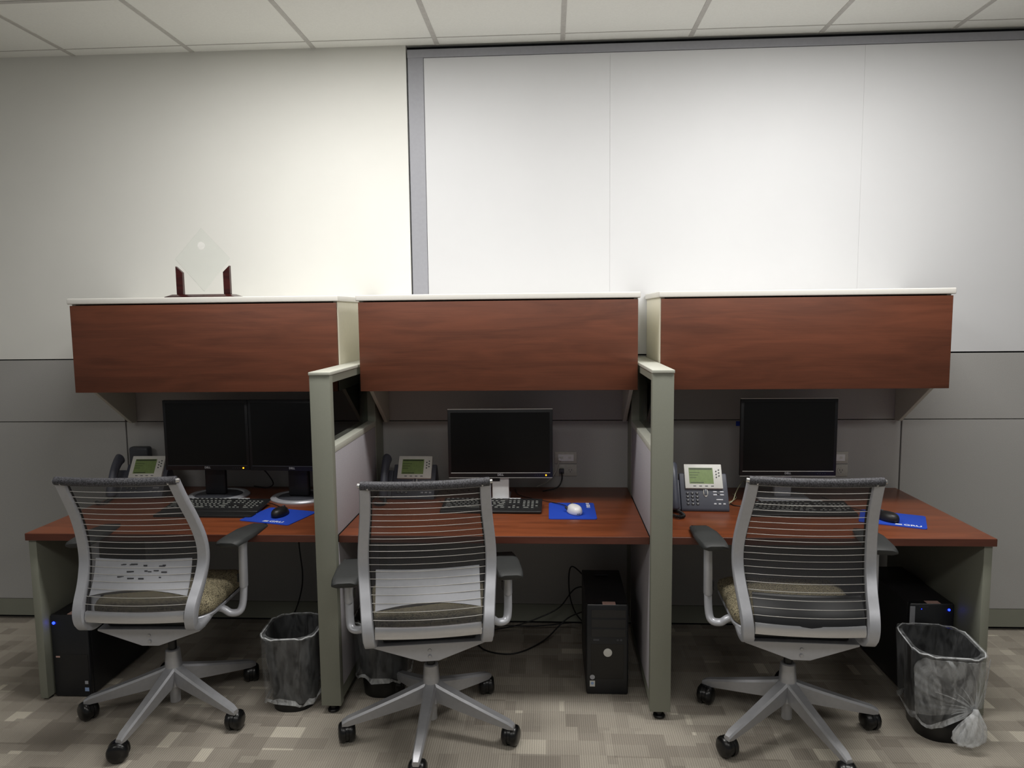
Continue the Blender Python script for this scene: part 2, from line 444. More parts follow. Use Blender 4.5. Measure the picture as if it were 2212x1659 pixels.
# ------------------------------------------------------------------ overhead cabinets
def cabinet(x0, x1, label, door):
    t = thing('overhead_cabinet', label, 'cabinet', ((x0 + x1) / 2, 0, 1.28))
    h = (x1 - x0) / 2; Z0, Z1 = .004, .403
    MB().box(-h + .001, h - .001, -.464, -.446, Z0, Z1 - .004, .0015).build('door', door, t, 40)
    MB().box(-h - .009, h + .009, -.468, -.006, Z1 + .002, Z1 + .028, .004, 3).build('top_panel', 'topw', t, 40)
    for s in (-1, 1):
        a, b = sorted((s * h, s * (h - .018)))
        MB().box(a, b, -.445, -.006, Z0 + .002, Z1 + .002, .001).build('side_panel', 'cream', t)
        # steel bracket hooked on the wall under each end
        e_ = .016 if abs(s * h + (x0 + x1) / 2) > 1.7 else 0
        a, b = sorted((s * (h - .004 + e_), s * (h - .022 + e_)))
        MB().prism([(-.004, Z0 - .002), (-.335, Z0 - .002), (-.325, Z0 - .012), (-.045, -.20), (-.004, -.20)], a, b).build('bracket', 'cap', t, bevel=.002)
    MB().box(-h + .018, h - .018, -.445, -.006, Z0 + .004, Z0 + .020).build('bottom_panel', 'cap', t)
    MB().box(-h + .018, h - .018, -.016, -.006, Z0 + .020, Z1 + .001).build('back_panel', 'cream', t)
    return t
cabinet(-2.046, -.824, 'cherry-fronted overhead cabinet with the glass award on top', 'door_a')
cabinet(-.727, .503, 'cherry-fronted overhead cabinet between the other two cabinets', 'door_b')
cabinet(.600, 1.824, 'cherry-fronted overhead cabinet above the almost square monitor', 'door_c')

# ------------------------------------------------------------------ award
def award():
    t = thing('glass_award', 'clear diamond-shaped glass award on a dark wooden stand with two uprights', 'award', (-1.513, -.27, 1.7105), R(0))
    MB().loft([rrect(0, 0, .335, .12, .01, 0), rrect(0, 0, .335, .12, .01, .007), rrect(0, 0, .28, .085, .01, .018)]).build('base', 'award_wood', t, 40)
    for s in (-1, 1):
        MB().prism([(s * .098, .0185), (s * .13, .0185), (s * .13, .152), (s * .098, .122)], -.010, .010, 'Y').build('upright', 'award_wood', t, bevel=.002)
    c = .185; r = .142
    d = MB(); pts = [(0, c - r * 1.08), (.132, c), (0, c + r), (-.132, c)]
    d.prism(pts, -.006, .006, 'Y').build('glass_diamond', 'crystal', t, bevel=.003)
    MB().tube([(0, -.0066, c + .06), (0, -.0072, c + .06)], .018, 24).build('etched_disc', 'etch', t)
award()

# ------------------------------------------------------------------ chairs
PROF = [(.07, .505), (-.06, .478), (-.15, .459), (-.205, .460), (-.238, .480), (-.248, .520), (-.230, .570), (-.184, .640), (-.154, .71), (-.154, .79), (-.184, .885), (-.228, .975), (-.260, 1.042)]
SM0 = [tuple(p) for p in smooth_path([(0, y, z) for y, z in PROF], 6)]
def halfx(z):   # centre line of a side frame
    return .203 + .026 * math.exp(-((z - .74) / .19) ** 2)
def chair(label, loc, rz, base_rot, arm_z, lumbar, casters, lean=0, toe=0):
    SM = [(x, y - lean * max(0, z - .6) / .45, z) for x, y, z in SM0]
    def prof_s(z):
        for a, b in zip(SM[18:-1], SM[19:]):
            if a[2] <= z <= b[2]: return a[1] + (b[1] - a[1]) * (z - a[2]) / max(1e-6, b[2] - a[2])
        return SM[-1][1]
    t = thing('office_chair', label, 'chair', (loc[0], loc[1], 0), rz, 'grey mesh-backed office chairs')
    # five-spoke base
    hub = MB().tube([(0, 0, .115), (0, 0, .12), (0, 0, .205), (0, 0, .268), (0, 0, .272)], [.024, .036, .033, .028, .024], 28)
    hub.build('hub', 'silver_base', t, 40)
    MB().cyl((0, 0, .045), .020, .075, 24, bev=.003).build('lower_column', 'silver_base', t, 40)
    MB().cyl((0, 0, .268), .016, .15, 20).build('gas_lift', 'black', t, 40)
    for k in range(5):
        a = R(base_rot + 72 * k) - rz
        ca, sa = math.cos(a), math.sin(a)
        rings = []
        for f in (0, .1, .35, .65, .93, 1.0):
            r_ = .022 + f * .322; wd = .024 - .008 * f; top = .203 - .107 * f ** .92; bot = .128 - .060 * f ** .9
            if f == 1.0: top -= .006; bot += .004; wd *= .8
            pr = [(-wd, top - .008), (-wd * .7, top), (wd * .7, top), (wd, top - .008), (wd * .8, bot), (-wd * .8, bot)]
            rings.append([(r_ * ca - x * sa, r_ * sa + x * ca, z) for x, z in pr])
        MB().loft(rings).build('spoke', 'silver_base', t, 35)
        # caster: stem + hood, two wheels
        cx, cy = .326 * ca, .326 * sa
        b = R(casters[k]) - rz; dx, dy = math.cos(b), math.sin(b)      # axle direction
        ox, oy = cx - dy * .014, cy + dx * .014
        hd = MB().cyl((cx, cy, .055), .010, .022, 14)
        hd.tube([(ox - dx * .006, oy - dy * .006, .041), (ox + dx * .006, oy + dy * .006, .041)], .036, 24)
        h_ = hd.build('caster', 'rub', t, 40)
        for s in (-1, 1):
            p0 = Vector((ox + dx * s * .007, oy + dy * s * .007, .0385)); d_ = Vector((dx, dy, 0)) * s
            MB().tube([p0, p0 + d_ * .0001, p0 + d_ * .008, p0 + d_ * .017, p0 + d_ * .024, p0 + d_ * .0255], [.034, .0375, .0385, .036, .027, .012], 28).build('wheel', 'rub', h_, 40)
    # V-shaped rear cover and mechanism
    MB().loft([
        [(-.200, -.168, .430), (.200, -.168, .430), (.200, -.168, .422), (.032, -.162, .360), (-.032, -.162, .360), (-.200, -.168, .422)],
        [(-.20, -.12, .432), (.20, -.12, .432), (.20, -.12, .420), (.032, -.12, .354), (-.032, -.12, .354), (-.20, -.12, .420)],
        [(-.12, .06, .455), (.12, .06, .455), (.12, .06, .43), (.03, .06, .385), (-.03, .06, .385), (-.12, .06, .43)]]).build('rear_cover', 'silver', t, bevel=.002)
    for z in (.380, .404):
        MB().tube([(0, -.1668, z), (0, -.1690, z)], [.0066, .0056], 16).build('screw', 'silver_base', t, 40)
    MB().box(-.17, .17, -.15, .16, .4325, .466, .008).build('mechanism', 'black', t, 40)
    # seat
    n = 9; top = []; 
    rings = []
    def seat_ring(sc, z, arch):
        out = []
        for p in rrect(0, .045, .47 * sc, .46 * sc, .09 * sc, z, 8):
            x, y = p[0], p[1]
            out.append((x, y, z + arch * (1 - (x / .24) ** 2) - .055 * max(0, (y - .17) / .1) ** 2 * (1 if y > .17 else 0)))
        return out
    MB().loft([seat_ring(.93, .458, 0), seat_ring(.99, .464, 0), seat_ring(1.0, .474, 0), seat_ring(.985, .478, 0)]).build('seat_pan', 'silver', t, 40)
    MB().loft([seat_ring(.97, .4785, 0), seat_ring(1.0, .486, .004), seat_ring(1.005, .507, .010), seat_ring(.97, .523, .016), seat_ring(.85, .530, .018), seat_ring(.5, .532, .016), seat_ring(.1, .532, .015)]).build('seat_cushion', 'tweed', t, 50)
    # side frames
    for s in (-1, 1):
        rings = []
        for i, p in enumerate(SM):
            a = Vector(SM[max(0, i - 1)]); b = Vector(SM[min(len(SM) - 1, i + 1)]); d = (b - a).normalized()
            nrm = Vector((0, -d.z, d.y))        # in the yz plane
            f = i / (len(SM) - 1); z = p[2]
            cx = s * halfx(z if f > .35 else .45)
            wx = .0205 - .003 * max(0, (f - .5)); th = .0135 if f > .3 else .012 + .004 * f
            th += .007 * math.exp(-((f - .42) / .12) ** 2)
            sec = [(-wx, -th * .7), (-wx, th * .7), (-wx * .84, th), (wx * .84, th), (wx, th * .7), (wx, -th * .7), (wx * .84, -th), (-wx * .84, -th)]
            rings.append([(cx + u, p[1] + nrm.y * v, p[2] + nrm.z * v) for u, v in sec])
        MB().loft(rings).build('side_frame', 'silver', t, 50)
        MB().box(s * halfx(.47) - .007, s * halfx(.47) + .007, -.2645, -.250, .492, .512, .001).build('frame_slot', 'black', t)
        # dark edge where the mesh is clamped
        q = [(s * (halfx(z) - .021), prof_s(z) + .002, z) for z in [.53 + .50 * k / 20 for k in range(21)]]
        MB().tube(q, .0035, 8).build('mesh_edge', 'black', t, 60)
        e0 = SM[-1]
        MB().tube([(s * (halfx(1.03) + .022), e0[1] - .004, 1.047), (s * (halfx(1.03) + .0), e0[1] - .012, 1.045), (s * (halfx(1.03) - .016), e0[1] - .018, 1.039)], [.008, .0095, .007], 12).build('frame_tip', 'polished', t, 60)
    # top roll
    q = []
    for k in range(17):
        u = -1 + 2 * k / 16; q.append((u * .218, SM[-1][1] - .006 - .022 * (1 - u * u), 1.047 - .002 * (1 - u * u)))
    MB().tube(q, .0155, 16).build('top_roll', 'roll', t, 60)
    # lower cross bar
    rings = []
    for k in range(13):
        u = -1 + 2 * k / 12; y = prof_s(.515) - .014 * (1 - u * u) - .002; x = u * .186
        rings.append([(x, y - .006, .497), (x, y - .0105, .512), (x, y - .004, .535), (x, y + .006, .537), (x, y + .008, .497)])
    MB().loft(rings).build('cross_bar', 'bar_metal', t, 50)
    # wires
    for k in range(20):
        z = .560 + .467 * k / 19; hx = halfx(z) - .018; q = []
        for j in range(11):
            u = -1 + 2 * j / 10; q.append((u * hx, prof_s(z) - .004 - .020 * (1 - u * u), z))
        MB().tube(q, .0012, 6).build('back_wire', 'wire', t, 80)
    # mesh skin in front of the wires
    vs, fs, uv = [], [], []; NX, NZ = 12, 28
    for i in range(NZ + 1):
        z = .535 + .505 * i / NZ; hx = halfx(z) - .018
        for j in range(NX + 1):
            u = -1 + 2 * j / NX; vs.append((u * hx, prof_s(z) + .003 - .020 * (1 - u * u), z)); uv.append((u * hx, z))
    for i in range(NZ):
        for j in range(NX): fs.append((i * (NX + 1) + j, i * (NX + 1) + j + 1, (i + 1) * (NX + 1) + j + 1, (i + 1) * (NX + 1) + j))
    sk = MB().add(vs, fs).build('back_mesh', 'mesh', t, 80)
    ul = sk.data.uv_layers.new(name='UVMap')
    for lp in sk.data.loops: ul.data[lp.index].uv = uv[lp.vertex_index]
    if lumbar:
        rings = []
        za, zb = (.525, .625) if lumbar == 3 else (.585, .712)
        for i in range(9):
            row = []
            for j in range(13):
                u = -1 + 2 * j / 12; lo_ = za + (.024 * (1 - u * u) if lumbar != 3 else 0); z = lo_ + (zb - lo_) * i / 8
                row.append((u * .186, prof_s(z) - .0035 - .020 * (1 - u * u), z))
            back = [(x, y + .004, z_) for x, y, z_ in reversed(row)]
            rings.append(row + back)
        lo = MB().loft(rings).build('lumbar_panel', 'pcblk' if lumbar == 3 else 'lum', t, 60)
        if lumbar == 2:
            rnd = random.Random(4); mk = MB()
            for _ in range(16):
                x = rnd.uniform(-.09, .11); z = rnd.choice((.690, .668, .645)) + rnd.uniform(-.004, .004); l_ = rnd.uniform(.008, .03)
                y = prof_s(z) - .0036 - .020 * (1 - (x / .186) ** 2)
                mk.box(x, x + l_, y - .0006, y + .0006, z, z + rnd.uniform(.003, .006))
            mk.build('moulded_marking', 'dkgrey', lo)
    # arms
    for s in (-1, 1):
        q = smooth_path([(s * .19, -.03, .462), (s * .235, -.035, .455), (s * .262, -.03, .436), (s * .293, -.02, .438), (s * .303, -.005, .47), (s * .305, .01, .55)], 5)
        MB().tube(q, [.017] * (len(q)), 14, flat=.8).build('arm_bracket', 'silver', t, 60)
        MB().tube([(s * .305, .006, .53), (s * .305, .006, .535), (s * .306, .012, arm_z - .055), (s * .306, .016, arm_z - .03), (s * .306, .018, arm_z - .022)], [.018, .021, .0205, .026, .034], 18, flat=.8).build('arm_sleeve', 'silver', t, 60)
        MB().box(s * .283 - .003, s * .283 + .003, .002, .012, .55, .585, .001).build('height_lever', 'black', t)
        rings = []
        for f in (0, .03, .2, .6, .95, 1):
            y = -.115 + .285 * f; wv = {0: .038, .03: .046, .2: .051, .6: .050, .95: .040, 1: .032}[f]
            top = arm_z - (.006 if f in (0, 1) else 0) - .010 * max(0, f - .7) / .3; bo = arm_z - .026 + (.008 if f in (0, 1) else 0)
            sec = [(-wv, bo + .006), (-wv * 1.02, (top + bo) / 2), (-wv * .9, top - .003), (-wv * .6, top), (wv * .6, top), (wv * .9, top - .003), (wv * 1.02, (top + bo) / 2), (wv, bo + .006), (wv * .6, bo), (-wv * .6, bo)]
            ct, st = math.cos(toe), math.sin(toe)
            rings.append([(s * .306 + x * ct + s * (y - .018) * st, .018 + (y - .018) * ct - s * x * st, z) for x, z in sec])
        MB().loft(rings).build('arm_pad', 'pad', t, 45)
    return t
chair('grey office chair with marked lumbar panel, facing the two side-by-side monitors', (-1.432, -.865), R(1.5), 49, .757, 2, (20, 160, 60, 110, 0), .05, R(5))
chair('grey office chair with low arm pads and plain lumbar panel, between the dividers', (-.350, -.955), R(9), 54, .657, 1, (10, 80, 20, 0, -15))
chair('grey office chair with a low black lumbar panel, facing the almost square monitor', (1.03, -.905), R(-3), 0, .767, 3, (10, 120, 150, 25, 170), 0, R(5))

# ------------------------------------------------------------------ monitors
def led_row(par, x, y, z, n=4, amber=True):
    for k in range(n): MB().box(x - .035 + k * .011, x - .031 + k * .011, y - .001, y, z - .001, z + .001).build('button', 'dkgrey', par)
    if amber: MB().tube([(x + .018, y - .002, z), (x + .018, y, z)], .0032, 12).build('power_light', 'amber', par)
def monitor(label, x, y, wd, z0, z1, tilt, stand, rz=0, amber=True, edge=True, group=None):
    t = thing('monitor', label, 'monitor', (x, y, DZ), rz, group)
    h = wd / 2; a, b = z0 - DZ, z1 - DZ
    MB().box(-h, h, 0, .018, a, b, .003).box(-h * .8, h * .8, .018, .05, a + .05, b - .06, .012).build('housing', 'bez', t, 40)
    MB().box(-h + .014, h - .014, -.0006, .0, a + .026, b - .014).build('screen', 'scr', t)
    MB().box(-h + .012, h - .012, -.002, 0, a + .0215, a + .0235).build('bezel_line', 'trim' if edge else 'dkgrey', t)
    if edge:
        MB().box(-h, h, .001, .012, b + .0001, b + .0026).build('top_trim', 'trim', t)
        MB().box(-h + .002, h - .002, .001, .012, a - .002, a).build('bottom_trim', 'trim', t)
    text_mesh('badge', 'DELL', .013, 'silver', t, Matrix.Translation((0, -.0012, a + .013)) @ Matrix.Rotation(PI / 2, 4, 'X'), .0003)
    led_row(t, h - .05, 0, a + .011, 4, amber)
    if stand == 'ring':
        MB().box(-.052, .052, .065, .095, .014, b * .55, .01).build('neck', 'bez', t, 50)
        rg = []
        for k in range(40):
            th = 2 * PI * k / 40; rg.append((th,))
        rings = []
        for (ro, z) in ((.150, .0005), (.150, .006), (.143, .012), (.122, .013), (.118, .0075)):
            rings.append([(ro * math.cos(2 * PI * k / 40), .10 + ro * .86 * math.sin(2 * PI * k / 40), z) for k in range(40)])
        MB().loft(rings, True, True).build('base_ring', 'silver', t, 40)
        MB().loft([[(r_ * math.cos(2 * PI * k / 40), .10 + r_ * .86 * math.sin(2 * PI * k / 40), z) for k in range(40)] for r_, z in ((.115, .0078), (.112, .010), (.05, .016))]).build('base_dish', 'dkgrey', t, 40)
    elif stand == 'box':
        MB().box(-.042, .038, .022, .060, .008, a + .04, .006).build('neck', 'white', t, 40)
        MB().box(-.046, .042, -.02, .16, .0005, .012, .003).build('base', 'silver', t, 40)
        MB().box(-.040, -.004, .016, .0215, a - .022, a - .003, .002).build('hinge', 'bez', t, 40)
    else:
        MB().box(-.04, .04, .06, .09, .012, a + .16, .008).build('neck', 'silver', t, 40)
        MB().loft([rrect(0, .08, .24, .19, .03, .0005), rrect(0, .08, .24, .19, .03, .008), rrect(0, .08, .21, .16, .03, .013)]).build('base', 'silver', t, 40)
    return t
monitor('black monitor standing beside the desk phone, left one of the side-by-side pair', -1.527, -.30, .415, .889, 1.228, 0, 'ring', 0, True, False, 'side-by-side monitors')
monitor('black monitor partly hidden by the grey divider post, right one of the side-by-side pair', -1.103, -.33, .415, .892, 1.231, 0, 'ring', R(-3), False, False, 'side-by-side monitors')
monitor('wide black monitor with amber light on the desk between the dividers', -.116, -.30, .492, .855, 1.178, 0, 'box', R(.8))
monitor('almost square black monitor with silver trim beside the wall outlets', 1.21, -.30, .436, .864, 1.222, 0, 'plate', R(0), False)

# ------------------------------------------------------------------ phones
def phone(label, x, y, rz, group='desk phones'):
    t = thing('desk_phone', label, 'phone', (x, y, DZ), rz, group)
    # slanted front plane: local s axis
    A = R(57); Rm = Matrix.Rotation(A, 4, 'X'); base = Matrix.Translation((0, 0, .012)) @ Rm     # plane coords (x, s, n) -> world
    prof = [(-.004, .0), (-.004, .012), (.0, .016), (.0, .012)]
    body = [(.0, .0005), (.0, .014), (.168 * math.cos(A), .012 + .168 * math.sin(A)), (.168 * math.cos(A) + .022, .012 + .168 * math.sin(A) - .008), (.15, .04), (.15, .0005)]
    MB().prism(body, -.105, .105).build('body', 'phone', t, 40, bevel=.004)
    MB().prism([(.004, .0005), (.004, .012), (.15 * math.cos(A), .012 + .15 * math.sin(A) - .01), (.16, .03), (.16, .0005)], -.165, -.1055).build('cradle', 'phone', t, 40, bevel=.006)
    def pl(name, x0, x1, s0, s1, n0, n1, mat, par, bev=0): return MB().box(x0, x1, s0, s1, n0, n1, bev, 2, base).build(name, mat, par, 40)
    bz = pl('display_bezel', -.083, .084, .092, .208, -.004, .012, 'bezelw', t, .003)
    lc = pl('display', -.063, .044, .114, .190, .012, .0126, 'lcd', bz)
    mk = MB()
    for k in range(3): mk.box(-.060, -.015 - .008 * k, .166 - .012 * k, .168 - .012 * k, .0127, .0129, 0, 1, base)
    mk.box(-.060, .04, .181, .188, .0127, .0129, 0, 1, base).box(-.058, .0, .117, .121, .0127, .0129, 0, 1, base)
    mk.build('display_text', 'lcdtxt', lc)
    for k in range(4): pl('soft_key', -.047 + k * .026, -.035 + k * .026, .1015, .1045, .012, .0135, 'dkgrey', bz)
    for k in range(3):
        for c in range(2):
            u, v = .058 + .012 * c, .145 + .014 * k + .007 * c
            MB().tube([(base @ Vector((u, v, .012))), (base @ Vector((u, v, .0142)))], .0032, 10).build('line_key', 'dkgrey', bz, 60)
    for r_ in range(4):
        for c in range(3):
            u, v = -.074 + c * .021, .072 - r_ * .0165
            k = MB().tube([(base @ Vector((u, v, .0))), (base @ Vector((u, v, .0045))), (base @ Vector((u, v, .0055)))], [.0072, .007, .0055], 14, flat=.8).build('dial_key', 'dkgrey', t, 60)
            text_mesh('digit', '123456789*0#'[r_ * 3 + c], .008, 'bezelw', k, base @ Matrix.Translation((u, v, .0058)))
    MB().loft([[tuple(base @ Vector((.006 + r_ * math.cos(q) * .62, .077 + r_ * math.sin(q) * (1.25 if abs(math.sin(q)) > .2 else 1), n))) for q in [2 * PI * k / 24 for k in range(24)]] for r_, n in ((.0175, .0), (.017, .004), (.0135, .0055))]).build('scroll_surround', 'bezelw', t, 60)
    pl('scroll_key', -.0005, .0125, .062, .092, .0045, .0078, 'phone', t, .003)
    for c in range(2):
        for r_ in range(2): pl('menu_key', .038 + c * .03, .056 + c * .03, .062 + .014 * r_, .069 + .014 * r_, 0, .003, 'lum', t, .001)
    MB().tube([(base @ Vector((.062, .073, .0))), (base @ Vector((.062, .073, .004)))], .005, 14).build('call_key', 'dkgrey', t, 60)
    pl('volume_key', .050, .080, .040, .046, 0, .003, 'lum', t, .001)
    for c in range(3): pl('sound_key', .038 + c * .02, .050 + c * .02, .020, .027, 0, .003, 'lum', t, .001)
    # handset resting in the cradle
    q = smooth_path([(base @ Vector((-.137, -.004, .014))), (base @ Vector((-.137, .02, .030))), (base @ Vector((-.137, .06, .040))), (base @ Vector((-.137, .12, .046))), (base @ Vector((-.137, .165, .038))), (base @ Vector((-.137, .195, .022)))], 4)
    n = len(q); rad = [.031 - .007 * math.sin(PI * i / (n - 1)) - (.010 if i in (0, n - 1) else 0) for i in range(n)]
    MB().tube(q, rad, 16, flat=.75).build('handset', 'phone', t, 60)
    # coiled cord
    path = smooth_path([(-.130, -.002, .022), (-.128, -.03, .012), (-.115, -.075, .012), (-.112, -.11, .011), (-.135, -.125, .011), (-.160, -.10, .011)], 30)
    c_ = []
    for i, p in enumerate(path):
        a = i * 1.05; d = (path[min(i + 1, len(path) - 1)] - path[max(0, i - 1)]).normalized(); s_ = d.cross(Vector((0, 0, 1))).normalized(); u_ = s_.cross(d)
        c_.append(p + s_ * math.cos(a) * .0065 + u_ * math.sin(a) * .0065)
    MB().tube(c_, .0022, 5).build('coiled_cord', 'black', t, 80)
    return t
phone('slate desk phone with green display in front of the fabric wall, beside the side-by-side monitors', -1.893, -.258, R(2))
phone('slate desk phone with green display in the corner beside the wide monitor', -.545, -.262, R(-1))
phone('slate desk phone with green display near the front of the desk, beside the divider post', .806, -.452, R(-2))
t = thing('speaker', 'small dark rounded block standing against the wall behind the desk phone', 'speaker', (-2.003, -.058, DZ))
MB().box(-.052, .052, -.02, .03, .0005, .222, .014, 4).build('casing', 'dkgrey', t, 50)
MB().box(-.055, .055, -.035, .045, .0002, .012, .004).build('foot', 'dkgrey', t, 50)

# ------------------------------------------------------------------ keyboards
KC = {}
def key(par, x, y, wd, tilt_m):
    kk = round(wd, 4)
    if kk not in KC:
        m = MB().loft([rrect(0, 0, wd, .0145, .0015, 0, 2), rrect(0, 0, wd - .003, .0115, .002, .0045, 2)])
        o_ = m.build('key', 'key', par); KC[kk] = o_.data
        lg = MB().box(-wd * .30, wd * .30, -.0008, .0030, .0046, .00475)
        o_.data.materials.append(MT['keyw'])
        me = o_.data; bm = bmesh.new(); bm.from_mesh(me)
        n0 = len(bm.faces); vs = [bm.verts.new(v) for v in lg.v]
        for f in lg.f:
            fc = bm.faces.new([vs[i] for i in f]); fc.material_index = 1
        bm.to_mesh(me); bm.free()
    else:
        o_ = bpy.data.objects.new('key', KC[kk]); COL.objects.link(o_); o_.parent = par
    o_.matrix_local = tilt_m @ Matrix.Translation((x, y, .0))
    return o_
def keyboard(label, x, y, rz, palm=0, group='black keyboards'):
    t = thing('keyboard', label, 'keyboard', (x, y, DZ), rz, group)
    W_, D_ = .455, .155
    tl = Matrix.Translation((0, -D_ / 2, .013)) @ Matrix.Rotation(R(7), 4, 'X') @ Matrix.Translation((0, D_ / 2, 0))
    MB().box(-W_ / 2, W_ / 2, -D_ / 2, D_ / 2, -.012, 0, .004, 3, tl).build('case', 'black', t, 40)
    MB().box(-.21, -.17, D_ / 2 - .03, D_ / 2 - .02, .0003, .016, .002).box(.17, .21, D_ / 2 - .03, D_ / 2 - .02, .0003, .016, .002).build('foot', 'black', t)
    if palm:
        MB().loft([rrect(0, -D_ / 2 - .033, W_, .06, .012, .0003), rrect(0, -D_ / 2 - .033, W_, .06, .012, .008), rrect(0, -D_ / 2 - .031, W_ - .01, .05, .012, .012)]).build('palm_rest', 'black', t, 40)
    u = .0190; x0 = -.218
    rows = [(.058, [1] * 12), (.032, [1] * 13 + [1.9]), (.0135, [1.5] + [1] * 12 + [1.4]), (-.005, [1.9] + [1] * 10 + [2.1]), (-.0235, [2.4] + [1] * 9 + [2.6]), (-.042, [1.4, 1.2, 1.2, 5.8, 1.2, 1.2, 1.4])]
    for ry, ws in rows:
        tot = sum(ws); px = x0; sc = 14.9 / tot if ry < .05 else 1.18
        for w_ in ws:
            wk = w_ * u * (sc if ry < .05 else 1); step = w_ * u * sc
            key(t, px + wk / 2, ry, wk - .0022, tl); px += step
    nx = x0 + 15.3 * u
    for ry, cs in ((.058, (0, 1, 2)), (.032, (0, 1, 2)), (.0135, (0, 1, 2)), (-.0235, (1,)), (-.042, (0, 1, 2))):
        for c in cs: key(t, nx + (c + .5) * u, ry, u - .0022, tl)
    kx = nx + 3.4 * u
    for ry, cs in ((.032, (0, 1, 2, 3)), (.0135, (0, 1, 2, 3)), (-.005, (0, 1, 2)), (-.0235, (0, 1, 2, 3)), (-.042, (.5, 2))):
        for c in cs: key(t, kx + (c + .5) * u, ry, (2 * u if c == .5 and ry < -.04 else u) - .0022, tl)
    MB().box(nx + .002, nx + .055, .068, .075, .0002, .003, .001, 1, tl).build('media_key_strip', 'lum', t)
    MB().tube(smooth_path([tuple(tl @ Vector((0, D_ / 2, -.004))), (-.03, D_ / 2 + .012, .005), (-.15, D_ / 2 + .016, .003), (-.245, D_ / 2 + .02, .003), (-.262, D_ / 2 + .06, .003)], 6), .002, 8).build('cable', 'black', t, 60)
    return t
keyboard('black keyboard with palm rest in front of the side-by-side monitors', -1.425, -.44, R(-1), 1)
keyboard('black keyboard in front of the wide monitor, beside the white mouse', -.148, -.425, R(-1))
keyboard('black keyboard seen through the chair back, in front of the almost square monitor', 1.21, -.455, R(1))

# ------------------------------------------------------------------ mouse pads and mice
def mouse_pad(label, x, y, wd, d, rz, txt, tx, ty, ts, trot):
    t = thing('mouse_pad', label, 'mouse pad', (x, y, DZ), rz, 'blue mouse pads')
    MB().loft([rrect(0, 0, wd, d, .012, .0003), rrect(0, 0, wd, d, .012, .003), rrect(0, 0, wd - .001, d - .001, .012, .0035)]).build('pad', 'blue', t, 40)
    Mx = Matrix.Translation((tx, ty, .0038)) @ Matrix.Rotation(trot, 4, 'Z')
    text_mesh('printed_letters', txt, ts, 'whitemark', t, Mx @ Matrix.Translation((ts * .55, 0, 0)) @ Matrix.Scale(1.25, 4, (1, 0, 0)), .0006)
    lg = MB()
    for k in range(3): lg.box(-ts * 1.95 + k * ts * .06, -ts * .95, -ts * .32 + k * ts * .22, -ts * .18 + k * ts * .22, .0, .0003, 0, 1, Mx)
    lg.build('printed_logo', 'whitemark', t)
mouse_pad('blue mouse pad with a black mouse beside the keyboard with palm rest', -1.087, -.556, .255, .215, R(-16), 'GRU', .035, -.083, .026, R(4))
mouse_pad('blue mouse pad turned upright carrying the white mouse', .2145, -.452, .208, .262, 0, 'GRU', .075, .085, .022, R(-90))
mouse_pad('blue mouse pad with black mouse near the right end of the cherry desks', 1.564, -.560, .25, .205, R(-25), 'GRU', .060, -.078, .026, R(2))
def mouse(label, x, y, rz, mat, cable, L=.115, W_=.062):
    t = thing('computer_mouse', label, 'mouse', (x, y, DZ + .0044), rz)
    rings = []
    for k in range(10):
        a = PI / 2 * k / 9; sc = math.cos(a) ** .55 if k < 9 else .02; z = .003 + .033 * math.sin(a)
        rings.append([(W_ / 2 * sc * math.cos(q) * (1 - .10 * math.sin(q)), L / 2 * sc * math.sin(q) - .012 * (z / .036), z) for q in [2 * PI * j / 28 for j in range(28)]])
    rings = [[(x_ * .94, y_ * .95, .0) for x_, y_, z_ in rings[0]]] + rings
    MB().loft(rings).build('shell', mat, t, 60)
    MB().tube([(-.004, L * .24, .027), (.004, L * .24, .027)], .0095, 16).build('scroll_wheel', 'dkgrey', t, 60)
    if mat == 'white':
        MB().loft([rrect(-.0, -L / 2 + .004, .018, .014, .006, .006), rrect(0, -L / 2 + .006, .016, .012, .005, .016)]).build('dark_badge', 'dkgrey', t, 50)
        MB().box(-W_ / 2 - .001, -W_ / 2 + .008, .005, .035, .010, .022, .003).build('side_button', 'dkgrey', t, 40)
    if cable:
        Mi = Matrix.Rotation(-rz, 4, 'Z') @ Matrix.Translation((-x, -y, -DZ - .0036))
        pts = [tuple(Mi @ Vector(p)) for p in cable]
        MB().tube(smooth_path([(0, L / 2 - .004, .006)] + pts, 6), .0018, 8).build('cable', 'black', t, 60)
mouse('black mouse on the blue pad beside the keyboard with palm rest', -1.082, -.545, R(-8), 'black', [(-1.13, -.42, DZ + .004), (-1.19, -.36, DZ + .003), (-1.28, -.30, DZ + .003)])
mouse('white mouse on the upright blue pad', .222, -.485, R(18), 'white', [(.17, -.37, DZ + .008), (.10, -.30, DZ + .004), (-.03, -.19, DZ + .003), (-.06, -.06, DZ + .003)])
mouse('black mouse on the blue pad near the right end of the cherry desks', 1.532, -.575, R(20), 'black', [(1.50, -.48, DZ + .008), (1.46, -.38, DZ + .003), (1.40, -.20, DZ + .003)])

